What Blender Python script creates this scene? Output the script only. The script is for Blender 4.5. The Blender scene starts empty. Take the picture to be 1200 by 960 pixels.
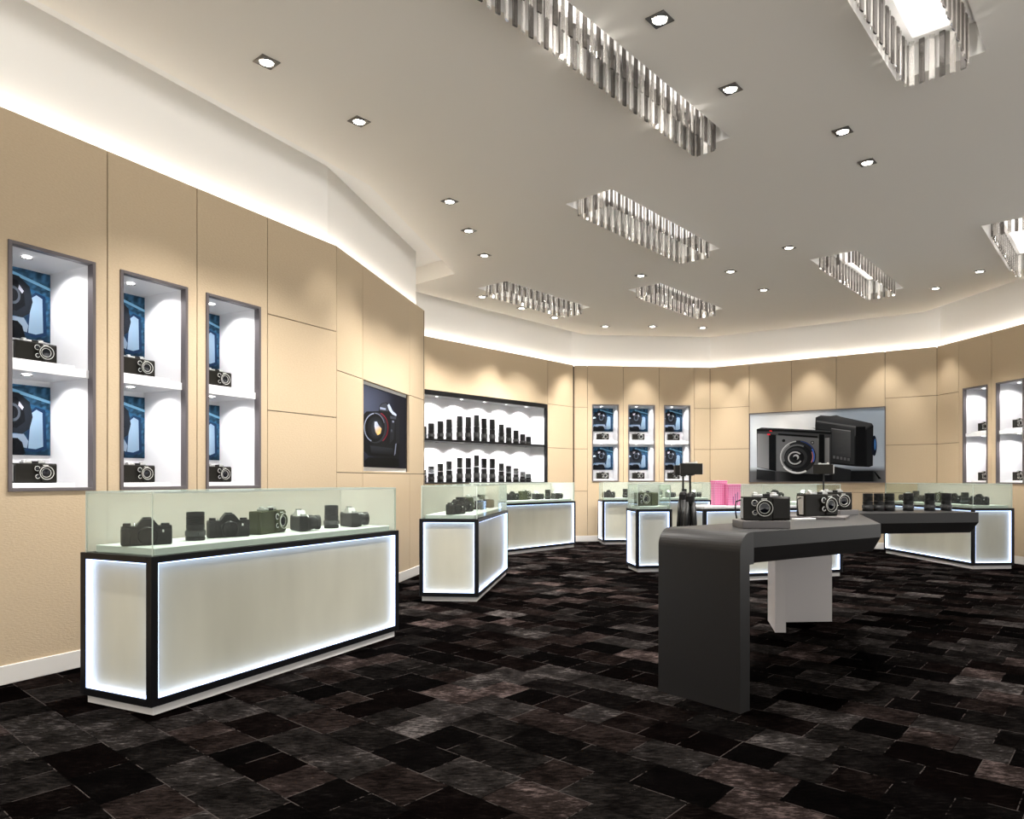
import bpy, bmesh, math, random
from math import sin, cos, pi, atan2, radians as R, hypot
from mathutils import Vector, Matrix
from mathutils.geometry import tessellate_polygon

random.seed(7)
S = bpy.context.scene
COL = S.collection

# ------------------------------------------------------------------ materials
def mat(name, col=(.8, .8, .8), rough=.5, metal=0., emit=None, es=0., spec=.5):
    m = bpy.data.materials.new(name); m.use_nodes = True
    b = m.node_tree.nodes['Principled BSDF']
    b.inputs['Base Color'].default_value = (*col, 1)
    b.inputs['Roughness'].default_value = rough
    b.inputs['Metallic'].default_value = metal
    b.inputs['Specular IOR Level'].default_value = spec
    if emit:
        b.inputs['Emission Color'].default_value = (*emit, 1)
        b.inputs['Emission Strength'].default_value = es
    return m

def nd(m, typ, **kw):
    n = m.node_tree.nodes.new(typ)
    for k, v in kw.items(): setattr(n, k, v)
    return n

def bsdf(m): return m.node_tree.nodes['Principled BSDF']
def lk(m, a, b): m.node_tree.links.new(a, b)

def noisy(m, c0, c1, scale=40, stretch=(1, 1, 1), bump=.05, detail=4):
    tc = nd(m, 'ShaderNodeTexCoord'); mp = nd(m, 'ShaderNodeMapping')
    mp.inputs['Scale'].default_value = stretch
    no = nd(m, 'ShaderNodeTexNoise'); no.inputs['Scale'].default_value = scale; no.inputs['Detail'].default_value = detail
    lk(m, tc.outputs['Object'], mp.inputs['Vector']); lk(m, mp.outputs['Vector'], no.inputs['Vector'])
    mx = nd(m, 'ShaderNodeMix', data_type='RGBA')
    mx.inputs[6].default_value = (*c0, 1); mx.inputs[7].default_value = (*c1, 1)
    lk(m, no.outputs['Fac'], mx.inputs[0]); lk(m, mx.outputs[2], bsdf(m).inputs['Base Color'])
    if bump:
        bu = nd(m, 'ShaderNodeBump'); bu.inputs['Strength'].default_value = bump; bu.inputs['Distance'].default_value = .01
        lk(m, no.outputs['Fac'], bu.inputs['Height']); lk(m, bu.outputs['Normal'], bsdf(m).inputs['Normal'])
    return m

M = {}
M['tan'] = noisy(mat('tan_wall_covering', rough=.62, spec=.3), (.47, .365, .242), (.55, .435, .298), 48, (1, 1, 2.2), .22)
M['gap'] = mat('dark_joint', (.035, .026, .016), .8)
M['base'] = mat('white_baseboard', (.72, .69, .65), .4)
M['ceil'] = mat('ceiling_paint', (.90, .86, .79), .8, spec=.2)
M['cove'] = mat('cove_paint', (.88, .865, .835), .8, spec=.2)
M['led'] = mat('cove_led', (1, 1, 1), .5, emit=(1, .96, .90), es=19)
M['blk'] = mat('black_lacquer', (.005, .005, .006), .35, spec=.25)
M['panel'] = noisy(mat('frosted_panel', rough=.33), (.43, .42, .335), (.70, .685, .565), 2.6, (1, 1, .35), 0, 3)
M['edge_led'] = mat('edge_led', (1, 1, 1), .5, emit=(.42, .58, 1), es=3.6)
M['deck'] = mat('display_deck', (.60, .64, .60), .45)
M['plinth'] = mat('plinth_white', (.86, .84, .82), .4)
M['nwhite'] = mat('niche_white', (.86, .86, .88), .35)
M['nframe'] = mat('niche_frame', (.12, .105, .11), .35, .3)
M['plastic'] = mat('black_plastic', (.004, .004, .004), .4, spec=.25)
M['leather'] = noisy(mat('black_leatherette', rough=.6, spec=.2), (.003, .0035, .003), (.008, .008, .0075), 260, (1, 1, 1), .2)
M['olive'] = noisy(mat('olive_leatherette', rough=.6, spec=.2), (.030, .034, .013), (.05, .055, .024), 200, (1, 1, 1), .15)
M['brownblk'] = mat('brown_black_plastic', (.0055, .0045, .0025), .45, spec=.25)
M['chrome'] = mat('chrome', (.75, .75, .74), .2, 1)
M['silver'] = mat('satin_silver', (.55, .55, .54), .35, .8)
M['ring'] = mat('engraved_white', (.75, .75, .72), .4)
M['glassblk'] = mat('lens_glass', (.004, .005, .008), .05)
M['greyband'] = mat('grey_rubber', (.028, .028, .028), .5)
M['winglass'] = mat('scale_window_grey', (.05, .05, .05), .35)
M['desk'] = mat('dark_grey_laminate', (.0125, .0115, .0115), .42)
M['riser'] = mat('grey_riser', (.11, .10, .10), .35)
M['support'] = mat('pale_grey_support', (.58, .545, .535), .5)
M['white'] = mat('white_card', (.85, .85, .85), .4)
M['lamp'] = mat('lamp_lit', (1, 1, 1), .5, emit=(1, .95, .85), es=40)
M['spotlamp'] = mat('niche_lamp_lit', (1, 1, 1), .5, emit=(1, .98, .95), es=16)
M['lightpanel'] = mat('light_panel', (1, 1, 1), .5, emit=(1, .95, .88), es=.75)
M['trim'] = mat('downlight_trim', (.14, .13, .12), .3, .6)
M['wallbehind'] = mat('back_wall_paint', (.5, .42, .32), .7)

def m_print():
    m = mat('poster_print', rough=.6, spec=.06)
    a = nd(m, 'ShaderNodeAttribute', attribute_name='print')
    lk(m, a.outputs['Color'], bsdf(m).inputs['Base Color']); return m
M['print'] = m_print()

def m_glass(name, veil, tint):
    m = bpy.data.materials.new(name); m.use_nodes = True
    nt = m.node_tree; nt.nodes.remove(nt.nodes['Principled BSDF'])
    out = nt.nodes['Material Output']
    tr = nd(m, 'ShaderNodeBsdfTransparent'); tr.inputs[0].default_value = (*tint, 1)
    gl = nd(m, 'ShaderNodeBsdfGlossy'); gl.inputs['Roughness'].default_value = .02; gl.inputs[0].default_value = (.9, .95, .92, 1)
    df = nd(m, 'ShaderNodeBsdfDiffuse'); df.inputs[0].default_value = (.95, .94, .905, 1)
    lw = nd(m, 'ShaderNodeLayerWeight'); lw.inputs[0].default_value = .12
    a = nd(m, 'ShaderNodeMixShader'); a.inputs[0].default_value = veil
    lk(m, tr.outputs[0], a.inputs[1]); lk(m, df.outputs[0], a.inputs[2])
    b = nd(m, 'ShaderNodeMixShader')
    mm = nd(m, 'ShaderNodeMath', operation='MULTIPLY'); mm.inputs[1].default_value = .35
    lk(m, lw.outputs['Fresnel'], mm.inputs[0]); lk(m, mm.outputs[0], b.inputs[0])
    lk(m, a.outputs[0], b.inputs[1]); lk(m, gl.outputs[0], b.inputs[2]); lk(m, b.outputs[0], out.inputs[0])
    return m
M['glass'] = m_glass('tinted_glass', .03, (.93, .965, .945))
M['glassveil'] = m_glass('veiled_glass', .45, (.985, .985, .975))  # painted white veil stands in for reflections on back and far panes
M['gedge'] = mat('glass_edge', (.62, .70, .65), .2)

def m_crystal(name='crystal', ct=(.92, .90, .88), cg=(.95, .93, .9), dcol=(.85, .82, .78)):
    m = bpy.data.materials.new(name); m.use_nodes = True
    nt = m.node_tree; nt.nodes.remove(nt.nodes['Principled BSDF'])
    tr = nd(m, 'ShaderNodeBsdfTransparent'); tr.inputs[0].default_value = (*ct, 1)
    gl = nd(m, 'ShaderNodeBsdfGlossy'); gl.inputs['Roughness'].default_value = .10; gl.inputs[0].default_value = (*cg, 1)
    df = nd(m, 'ShaderNodeBsdfDiffuse'); df.inputs[0].default_value = (*dcol, 1)
    c = nd(m, 'ShaderNodeMixShader'); c.inputs[0].default_value = .45
    lk(m, gl.outputs[0], c.inputs[1]); lk(m, df.outputs[0], c.inputs[2])
    b = nd(m, 'ShaderNodeMixShader'); b.inputs[0].default_value = .60
    lk(m, tr.outputs[0], b.inputs[1]); lk(m, c.outputs[0], b.inputs[2]); lk(m, b.outputs[0], nt.nodes['Material Output'].inputs[0])
    return m
M['crystal'] = m_crystal(); M['smoky'] = m_crystal('smoky_crystal', (.62, .59, .57), (.45, .43, .42), (.16, .15, .14))

def m_floor():
    m = mat('patchwork_hide', rough=.6, spec=0)
    tc = nd(m, 'ShaderNodeTexCoord'); mp = nd(m, 'ShaderNodeMapping'); mp.inputs['Rotation'].default_value = (0, 0, R(40))
    lk(m, tc.outputs['Object'], mp.inputs['Vector'])
    br = nd(m, 'ShaderNodeTexBrick'); br.offset = .5; br.squash = .62; br.squash_frequency = 3
    br.inputs['Scale'].default_value = 1; br.inputs['Brick Width'].default_value = .36; br.inputs['Row Height'].default_value = .245
    br.inputs['Mortar Size'].default_value = .0022; br.inputs['Bias'].default_value = 0
    br.inputs['Color1'].default_value = (0, 0, 0, 1); br.inputs['Color2'].default_value = (1, 1, 1, 1); br.inputs['Mortar'].default_value = (.5, .5, .5, 1)
    lk(m, mp.outputs['Vector'], br.inputs['Vector'])
    def noise(rot, sc, scale, det, rough):
        q = nd(m, 'ShaderNodeMapping'); q.inputs['Rotation'].default_value = (0, 0, R(rot)); q.inputs['Scale'].default_value = sc
        n = nd(m, 'ShaderNodeTexNoise'); n.inputs['Scale'].default_value = scale; n.inputs['Detail'].default_value = det; n.inputs['Roughness'].default_value = rough
        lk(m, tc.outputs['Object'], q.inputs['Vector']); lk(m, q.outputs['Vector'], n.inputs['Vector']); return n
    g = noise(48, (5, 17, 5), 3.4, 8, .75)          # hair grain
    bl = noise(0, (1, 1, 1), 5.5, 5, .65)            # broad random blotches
    def ma(op, a, b):
        n = nd(m, 'ShaderNodeMath', operation=op)
        for i, x in enumerate((a, b)):
            if isinstance(x, (int, float)): n.inputs[i].default_value = x
            else: lk(m, x, n.inputs[i])
        return n.outputs[0]
    v = ma('ADD', ma('ADD', ma('MULTIPLY', br.outputs['Color'], .62), ma('MULTIPLY', g.outputs['Fac'], 1.15)), ma('MULTIPLY', bl.outputs['Fac'], .75))
    v = ma('SUBTRACT', v, .82)
    cr = nd(m, 'ShaderNodeValToRGB'); e = cr.color_ramp.elements
    e[0].position = .08; e[0].color = (.0008, .0007, .0007, 1); e[1].position = 1.; e[1].color = (.100, .088, .084, 1)
    for p_, c_ in ((.34, (.0016, .0013, .0013)), (.50, (.0042, .0036, .0034)), (.72, (.0135, .0116, .0110))): x = e.new(p_); x.color = (*c_, 1)
    lk(m, v, cr.inputs[0])
    mx = nd(m, 'ShaderNodeMix', data_type='RGBA'); mx.inputs[7].default_value = (.040, .034, .032, 1)
    sf = ma('MULTIPLY', br.outputs['Fac'], ma('GREATER_THAN', bl.outputs['Fac'], .5))
    lk(m, sf, mx.inputs[0]); lk(m, cr.outputs[0], mx.inputs[6])
    wn = nd(m, 'ShaderNodeTexWhiteNoise'); wn.noise_dimensions = '3D'; lk(m, br.outputs['Color'], wn.inputs['Vector'])
    hu = nd(m, 'ShaderNodeMix', data_type='RGBA'); hu.blend_type = 'MULTIPLY'; hu.inputs[7].default_value = (1.08, .90, .87, 1)
    lk(m, ma('MULTIPLY', ma('GREATER_THAN', wn.outputs['Value'], .62), .9), hu.inputs[0]); lk(m, mx.outputs[2], hu.inputs[6]); lk(m, hu.outputs[2], bsdf(m).inputs['Base Color'])
    rr = nd(m, 'ShaderNodeMapRange'); rr.inputs[3].default_value = .75; rr.inputs[4].default_value = .42
    lk(m, br.outputs['Color'], rr.inputs[0]); lk(m, rr.outputs[0], bsdf(m).inputs['Roughness'])
    bu = nd(m, 'ShaderNodeBump'); bu.inputs['Strength'].default_value = .5; bu.inputs['Distance'].default_value = .012
    lk(m, g.outputs['Fac'], bu.inputs['Height']); lk(m, bu.outputs['Normal'], bsdf(m).inputs['Normal'])
    return m
M['floor'] = m_floor()

def m_pink(name, c0, c1):
    m = mat(name, rough=.5)
    tc = nd(m, 'ShaderNodeTexCoord'); br = nd(m, 'ShaderNodeTexBrick'); br.offset = 0
    sx = nd(m, 'ShaderNodeSeparateXYZ'); cx = nd(m, 'ShaderNodeCombineXYZ')
    lk(m, tc.outputs['Object'], sx.inputs[0])
    ad = nd(m, 'ShaderNodeMath', operation='ADD'); lk(m, sx.outputs[0], ad.inputs[0]); lk(m, sx.outputs[1], ad.inputs[1])
    lk(m, ad.outputs[0], cx.inputs[0]); lk(m, sx.outputs[2], cx.inputs[1])
    br.inputs['Scale'].default_value = 1; br.inputs['Brick Width'].default_value = .022; br.inputs['Row Height'].default_value = .022; br.inputs['Mortar Size'].default_value = .003
    br.inputs['Color1'].default_value = (*c0, 1); br.inputs['Color2'].default_value = (*c0, 1); br.inputs['Mortar'].default_value = (*c1, 1)
    lk(m, cx.outputs[0], br.inputs['Vector']); lk(m, br.outputs['Color'], bsdf(m).inputs['Base Color'])
    return m
M['pink'] = m_pink('pink_checked_card', (.85, .16, .42), (.98, .52, .74))
M['pinkd'] = mat('bright_pink_card', (.85, .12, .36), .45)
M['ink'] = mat('violet_ink', (.20, .10, .22), .5)

# ------------------------------------------------------------------ mesh builder
class MB:
    def __init__(self): self.v = []; self.f = []; self.m = []; self.s = []; self.mats = []; self.c = {}
    def mi(self, mt):
        if mt not in self.mats: self.mats.append(mt)
        return self.mats.index(mt)
    def add(self, vs, fs, mt, smooth=False, T=None):
        o = len(self.v); k = self.mi(mt)
        for v in vs:
            v = Vector(v); self.v.append(tuple(T @ v) if T is not None else tuple(v))
        for f in fs: self.f.append([i + o for i in f]); self.m.append(k); self.s.append(smooth)
        return self
    def box(self, x0, x1, y0, y1, z0, z1, mt, bev=0., T=None, seg=2):
        bm = bmesh.new(); bmesh.ops.create_cube(bm, size=1)
        for v in bm.verts:
            v.co = ((x0 + x1) / 2 + v.co.x * (x1 - x0), (y0 + y1) / 2 + v.co.y * (y1 - y0), (z0 + z1) / 2 + v.co.z * (z1 - z0))
        if bev: bmesh.ops.bevel(bm, geom=bm.edges[:], offset=bev, segments=seg, affect='EDGES', profile=.5)
        bm.verts.index_update()
        self.add([v.co.copy() for v in bm.verts], [[v.index for v in f.verts] for f in bm.faces], mt, False, T); bm.free(); return self
    def prism(self, poly, z0, z1, mt, T=None):
        n = len(poly)
        vs = [(x, y, z0) for x, y in poly] + [(x, y, z1) for x, y in poly]
        fs = [[i, (i + 1) % n, n + (i + 1) % n, n + i] for i in range(n)] + [list(range(n))[::-1], [n + i for i in range(n)]]
        return self.add(vs, fs, mt, False, T)
    def loft(self, rings, mt, cap=True, smooth=False, T=None):
        n = len(rings[0]); vs = [p for r in rings for p in r]; fs = []
        for k in range(len(rings) - 1):
            for i in range(n):
                j = (i + 1) % n; fs.append([k * n + i, k * n + j, (k + 1) * n + j, (k + 1) * n + i])
        if cap: fs += [list(range(n))[::-1], [(len(rings) - 1) * n + i for i in range(n)]]
        return self.add(vs, fs, mt, smooth, T)
    def lathe(self, prof, mt, n=24, T=None):
        """profile of (radius, z); every profile segment has its own vertices so that steps stay crisp"""
        for (r0, z0), (r1, z1) in zip(prof, prof[1:]):
            vs = []; fs = []
            if r0 < 1e-6 or r1 < 1e-6:
                r, z, zc = (r1, z1, z0) if r0 < 1e-6 else (r0, z0, z1)
                vs = [(r * cos(2 * pi * i / n), r * sin(2 * pi * i / n), z) for i in range(n)] + [(0, 0, zc)]
                fs = [[i, (i + 1) % n, n] for i in range(n)] if r0 > 1e-6 else [[(i + 1) % n, i, n] for i in range(n)]
            else:
                vs = [(r0 * cos(2 * pi * i / n), r0 * sin(2 * pi * i / n), z0) for i in range(n)] + [(r1 * cos(2 * pi * i / n), r1 * sin(2 * pi * i / n), z1) for i in range(n)]
                fs = [[i, (i + 1) % n, n + (i + 1) % n, n + i] for i in range(n)]
            self.add(vs, fs, mt, abs(z1 - z0) > 1e-6 and min(r0, r1) > 1e-6, T)
        return self
    def tube(self, pts, r, mt, n=8, T=None):
        pts = [Vector(p) for p in pts]; rings = []
        for i, p in enumerate(pts):
            d = (pts[min(i + 1, len(pts) - 1)] - pts[max(i - 1, 0)]).normalized()
            a = d.orthogonal().normalized() if i == 0 else (a - d * a.dot(d)).normalized()
            b = d.cross(a); rr = r[i] if isinstance(r, (list, tuple)) else r
            rings.append([p + (a * cos(2 * pi * k / n) + b * sin(2 * pi * k / n)) * rr for k in range(n)])
        return self.loft(rings, mt, True, True, T)
    def torus(self, Rr, r, mt, n=28, k=6, T=None, a0=0., a1=2 * pi):
        full = abs(a1 - a0 - 2 * pi) < 1e-6; vs = []; fs = []; q = n if full else n + 1
        for i in range(q):
            a = a0 + (a1 - a0) * i / n
            for j in range(k):
                b = 2 * pi * j / k; vs.append(((Rr + r * cos(b)) * cos(a), (Rr + r * cos(b)) * sin(a), r * sin(b)))
        for i in range(n):
            for j in range(k):
                fs.append([i * k + j, ((i + 1) % q) * k + j, ((i + 1) % q) * k + (j + 1) % k, i * k + (j + 1) % k])
        return self.add(vs, fs, mt, True, T)
    def mesh(self, name):
        me = bpy.data.meshes.new(name); me.from_pydata(self.v, [], self.f)
        for mt in self.mats: me.materials.append(M[mt])
        me.polygons.foreach_set('material_index', self.m); me.polygons.foreach_set('use_smooth', self.s)
        me.update(); return me
    def build(self, name, parent=None, label=None):
        o = bpy.data.objects.new(name, self.mesh(name)); COL.objects.link(o)
        if parent is not None: o.parent = parent
        if label: o['label'] = label
        return o

def FRONT(x=0, y=0, z=0):       # lathe axis z -> pointing out of a front face (-y)
    return Matrix.Translation((x, y, z)) @ Matrix.Rotation(pi / 2, 4, 'X')

def thing(name, label, cat, loc=(0, 0, 0), rz=0., group=None):
    o = bpy.data.objects.new(name, None); COL.objects.link(o); o.empty_display_size = .05
    o.location = loc; o.rotation_euler = (0, 0, rz); o['label'] = label; o['category'] = cat
    if group: o['group'] = group
    return o
def tag(o, label, cat, group=None):
    o['label'] = label; o['category'] = cat
    if group: o['group'] = group
    return o
def kids(o): return [c for c in bpy.data.objects if c.parent == o]
CH = {}
def dup(root, loc, rz, label, group=None, scale=None):
    c = root.copy(); COL.objects.link(c); c.location = loc; c.rotation_euler = (0, 0, rz); c['label'] = label
    if group: c['group'] = group
    if scale: c.scale = (scale,) * 3
    if root.name not in CH: CH[root.name] = [(k, kids(k)) for k in kids(root)]
    for k, sub in CH[root.name]:
        d = k.copy(); COL.objects.link(d); d.parent = c
        for g in sub:
            h = g.copy(); COL.objects.link(h); h.parent = d
    return c
def struct(o): o['kind'] = 'structure'; return o
def light(name, typ, loc, energy, color=(1, .965, .92), parent=None, **kw):
    l = bpy.data.lights.new(name, typ); l.energy = energy; l.color = color
    for k, v in kw.items(): setattr(l, k, v)
    o = bpy.data.objects.new(name, l); COL.objects.link(o); o.location = loc
    if parent is not None: o.parent = parent
    return o
def unit(d): l = hypot(*d); return (d[0] / l, d[1] / l)

# ------------------------------------------------------------------ camera
cam = bpy.data.cameras.new('camera'); cam.sensor_width = 36; cam.lens = 832 / 1200 * 36
cam.shift_x = -40 / 1200; cam.shift_y = 81 / 1200; cam.clip_start = .05
co = bpy.data.objects.new('camera', cam); COL.objects.link(co); co.location = (0, 0, 1.25); co.rotation_euler = (pi / 2, 0, 0)
S.camera = co

# ------------------------------------------------------------------ room plan (metres)
P0 = (-3.299, 4.289); K = (-2.026, 6.865); E1 = (-1.631, 9.522); A0 = (-2.616, 10.356)
C1 = (.555, 14.09); C2 = (3.32, 14.38); C3 = (6.66, 12.10)
d1 = unit((K[0] - P0[0], K[1] - P0[1])); d2 = unit((E1[0] - K[0], E1[1] - K[1])); de = unit((A0[0] - E1[0], A0[1] - E1[1]))
dl = unit((.648, .762)); dn = unit((C2[0] - C1[0], C2[1] - C1[1])); db = unit((C3[0] - C2[0], C3[1] - C2[1])); dr = unit((.27, -1.73))
PB = (P0[0] - 7.6 * d1[0], P0[1] - 7.6 * d1[1]); RB = (C3[0] + 14.8 * dr[0], C3[1] + 14.8 * dr[1])
ZT, ZC, ZU = 3.5, 4.04, 4.28
H1, H2 = 1.84, 2.67                      # heights of the horizontal panel joints
NZ0, NZ1 = 1.17, 2.71                    # niche bottom and top

def frame_at(P, d, t=0., y=0.):
    return (P[0] + d[0] * t - d[1] * y, P[1] + d[1] * t + d[0] * y, 0), atan2(d[1], d[0])

def wall(name, P, d, T, cols, t0=0., cove=True, base=True):
    """cols: (ta, tb, [joint heights], hole or None); wall frame: x along, y into the wall, z up"""
    loc, rz = frame_at(P, d); g = .004
    b = MB()
    for ta, tb, zs, hole in cols:
        zz = [0] + list(zs) + [ZT]
        for a, c in zip(zz, zz[1:]):
            z0 = a + (g if a > 0 else 0); z1 = c - (g if c < ZT else 0); x0, x1 = ta + g, tb - g
            if hole and hole[2] < z1 and hole[3] > z0:
                h0, h1, q0, q1 = hole
                if h0 > x0: b.box(x0, h0, 0, .04, z0, z1, 'tan')
                if h1 < x1: b.box(h1, x1, 0, .04, z0, z1, 'tan')
                if q0 > z0: b.box(max(h0, x0), min(h1, x1), 0, .04, z0, q0, 'tan')
                if q1 < z1: b.box(max(h0, x0), min(h1, x1), 0, .04, q1, z1, 'tan')
            else: b.box(x0, x1, 0, .04, z0, z1, 'tan')
            if c < ZT: b.box(ta, tb, .025, .05, c - .02, c + .02, 'gap')
        b.box(ta - .02, ta + .02, .025, .05, 0, ZT - .01, 'gap'); b.box(tb - .02, tb + .02, .025, .05, 0, ZT - .01, 'gap')
    b.box(t0, T, .04, .1, 3.45, 3.485, 'cove')
    o = struct(b.build(name)); o.location = loc; o.rotation_euler = (0, 0, rz)
    if cove:
        s = struct(MB().box(t0, T, .03, .055, 3.485, 3.5, 'led').build('trim_light_strip_' + name[5:])); s.location = loc; s.rotation_euler = (0, 0, rz)
    if base:
        k = struct(MB().box(t0, T, -.012, .02, 0, .115, 'base', .003).build('baseboard_' + name[5:])); k.location = loc; k.rotation_euler = (0, 0, rz)
    return o

W1N = [(.040, .567), (.737, 1.262), (1.423, 1.955)]
c1 = []
t = -7.6
while t < -.8: c1.append((t, t + .69, [H1, H2], None)); t += .69
c1 += [(t, -.042, [H1, H2], None)]
for (a, bq), (h0, h1) in zip([(-.042, .651), (.651, 1.347), (1.347, 2.033)], W1N): c1.append((a, bq, [], (h0, h1, NZ0, NZ1)))
c1.append((2.033, 2.873, [1.0, H1, H2], None))
wall('wall_left', P0, d1, 2.873, c1, -7.6)
D0, D1 = .626, 2.093
wall('wall_left_beyond', K, d2, 2.686, [(0, D0, [1.31, 2.30], None), (D0, D1, [1.31], (D0 + .02, D1 - .02, 1.33, 2.30)), (D1, 2.686, [1.31, 2.30], None)], base=True)
wall('wall_left_return', E1, de, 1.29, [(0, 1.29, [1.31, 2.30], None)])
LP = (.023, 13.46)
wall('wall_lens', LP, dl, .824, [(-4.073, .012, [], (-3.92, -.005, NZ0, 2.66)), (.012, .79, [1.0, H1, H2], None)], -4.073)
NN = [(.359, .905), (1.092, 1.639), (1.824, 2.370)]
wall('wall_far', C1, dn, 2.78, [(0, .269, [1.0, H1, H2], None)] + [(a, b_, [], (h[0], h[1], 1.19, 2.73)) for (a, b_), h in zip([(.269, .994), (.994, 1.727), (1.727, 2.455)], NN)] + [(2.455, 2.78, [1.0, H1, H2], None)])
BH = (.821, 3.232, 1.195, 2.51)
wall('wall_poster', C2, db, 4.044, [(0, .804, [1.0, H1, H2], None), (.804, 1.616, [1.0], None), (1.616, 2.42, [1.0], None), (2.42, 3.236, [1.0], None), (3.236, 4.044, [1.0, H1, H2], None)])
RN = [(.605, 1.127), (1.295, 1.817)]
cr_ = [(0, .51, [1.0, H1, H2], None)] + [(a, b_, [], (h[0], h[1], NZ0, NZ1)) for (a, b_), h in zip([(.51, 1.203), (1.203, 1.9)], RN)] + [(1.9, 2.6, [1.0, H1, H2], None)]
wall('wall_right', C3, dr, 2.6, cr_)
# unseen right side and front opened for world light; black mullions added
b = MB(); loc, rz = frame_at(C3, dr); t = 2.62
while t < 14.9: b.box(t, t + .06, 0, .1, 0, 3.5, 'blk'); t += 1.5
b.box(2.6, 14.8, 0, .1, 3.44, ZU, 'cove'); o = struct(b.build('trim_added_opening')); o.location = loc; o.rotation_euler = (0, 0, rz)

OUT = [PB, K, E1, A0, C1, C2, C3, RB]
b = MB(); b.box(-9, 12, -4, 17, -.1, 0, 'floor'); struct(b.build('floor'))

# ------------------------------------------------------------------ ceiling with chandelier recesses
ca, cb = unit((.641, .768)), unit((-.766, .643))
CHAND = [  # near corner, length, width, label
    ((-.80, 3.04), 3.6, .36, 'longest narrow crystal chandelier, recessed over the front of the showroom'),
    ((.634, 6.847), 2.3, .57, 'crystal chandelier in its ceiling recess above the middle of the showroom'),
    ((-.567, 10.03), 2.0, .58, 'crystal chandelier hanging closest to the lens shelf wall, three downlights beside it'),
    ((1.63, 10.13), 2.0, .55, 'small crystal chandelier out towards the three far wall niches'),
    ((3.80, 8.677), 2.25, .57, 'crystal chandelier hanging before the wall with the wide camera poster'),
    ((1.40, 2.87), 2.3, .54, 'crystal chandelier overhead with its open underside and white canopy showing'),
    ((5.24, 7.47), 2.25, .57, 'crystal chandelier over the counter along the wall of the striped niches'),
]
CHAND[6] = (CHAND[6][0], 2.25, .57, 'crystal chandelier cut off by the photo edge, above the last counter')
def P2(N, s, w): return (N[0] + ca[0] * s + cb[0] * w, N[1] + ca[1] * s + cb[1] * w)

def inset(pts, g):
    out = []; n = len(pts)
    for i in range(n):
        p, q, r = Vector(pts[i - 1]), Vector(pts[i]), Vector(pts[(i + 1) % n])
        a = (q - p).normalized(); c = (r - q).normalized()
        na, nc = Vector((a.y, -a.x)), Vector((c.y, -c.x))      # clockwise outline: inward is to the right
        k = (na + nc); k = k / (1 + na.dot(nc)); out.append(tuple(q + k * g))
    return out
CE = inset(OUT, .36)
U0, U1 = inset(OUT, -.1), inset(OUT, -.16)
for i, nm in enumerate(['left', 'left_beyond', 'left_return', 'lens', 'far', 'poster', 'right']):
    struct(MB().prism([U0[i], U0[i + 1], U1[i + 1], U1[i]], 3.44, ZU, 'cove').build('wall_upper_' + nm))
holes = [[P2(N, 0, 0), P2(N, L, 0), P2(N, L, W), P2(N, 0, W)] for N, L, W, _ in CHAND]
b = MB()
loops = [[Vector((x, y, 0)) for x, y in CE]] + [[Vector((x, y, 0)) for x, y in h] for h in holes]
flat = [v for l in loops for v in l]
b.add([(v.x, v.y, ZC) for v in flat], [list(t_) for t_ in tessellate_polygon(loops)], 'ceil')
n = len(CE)
b.add([(x, y, ZC) for x, y in CE] + [(x, y, ZU) for x, y in CE], [[i, (i + 1) % n, n + (i + 1) % n, n + i] for i in range(n)], 'ceil')
for h in holes:
    b.add([(x, y, ZC) for x, y in h] + [(x, y, ZU - .02) for x, y in h], [[i, (i + 1) % 4, 4 + (i + 1) % 4, 4 + i] for i in range(4)] + [[4, 5, 6, 7]], 'cove')
struct(b.build('ceiling'))
b = MB(); b.box(-9, 12, -4, 17, ZU, ZU + .1, 'cove'); struct(b.build('ceiling_cove'))

# ------------------------------------------------------------------ chandeliers
rodA = MB().box(-.0175, .0175, -.006, .006, 0, .30, 'crystal', .002, seg=1).mesh('crystal_rod')
rodB = MB().box(-.0175, .0175, -.006, .006, 0, .30, 'smoky', .002, seg=1).mesh('smoky_crystal_rod')
for N, L, W, lab in CHAND:
    o = thing('crystal_chandelier', lab, 'chandelier', (N[0], N[1], 0), atan2(ca[1], ca[0]), 'recessed crystal chandeliers')
    z0 = 3.93; i0 = .085
    for k in range(3): light('chandelier_glow', 'POINT', (L * (k + .5) / 3, W / 2, 3.99), 4, (1, .96, .90), o, shadow_soft_size=.04)
    MB().box(i0 - .02, L - i0 + .02, i0 - .02, W - i0 + .02, ZU - .05, ZU - .022, 'plinth', .004).build('canopy', o)
    MB().box(i0 + .06, L - i0 - .06, i0 + .05, W - i0 - .05, ZU - .06, ZU - .05, 'lightpanel').build('light_panel', o)
    def rods(n, f, rot):
        for i in range(n):
            r = bpy.data.objects.new('crystal_rod', rodA if i % 2 else rodB); COL.objects.link(r); r.parent = o
            x, y = f((i + .5) / n); r.location = (x, y, z0); r.rotation_euler = (0, 0, rot + (R(14) if i % 2 else R(-10)))
            r.scale = (1, 1, (ZU - .05 - r.location.z) / .30)
    nl = min(47, round((L - 2 * i0) / .066)); nw = max(3, round((W - 2 * i0) / .066))
    rods(nl, lambda u: (i0 + u * (L - 2 * i0), i0), 0); rods(nl, lambda u: (i0 + u * (L - 2 * i0), W - i0), 0)
    rods(nw, lambda u: (i0, i0 + u * (W - 2 * i0)), pi / 2); rods(nw, lambda u: (L - i0, i0 + u * (W - 2 * i0)), pi / 2)

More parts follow.
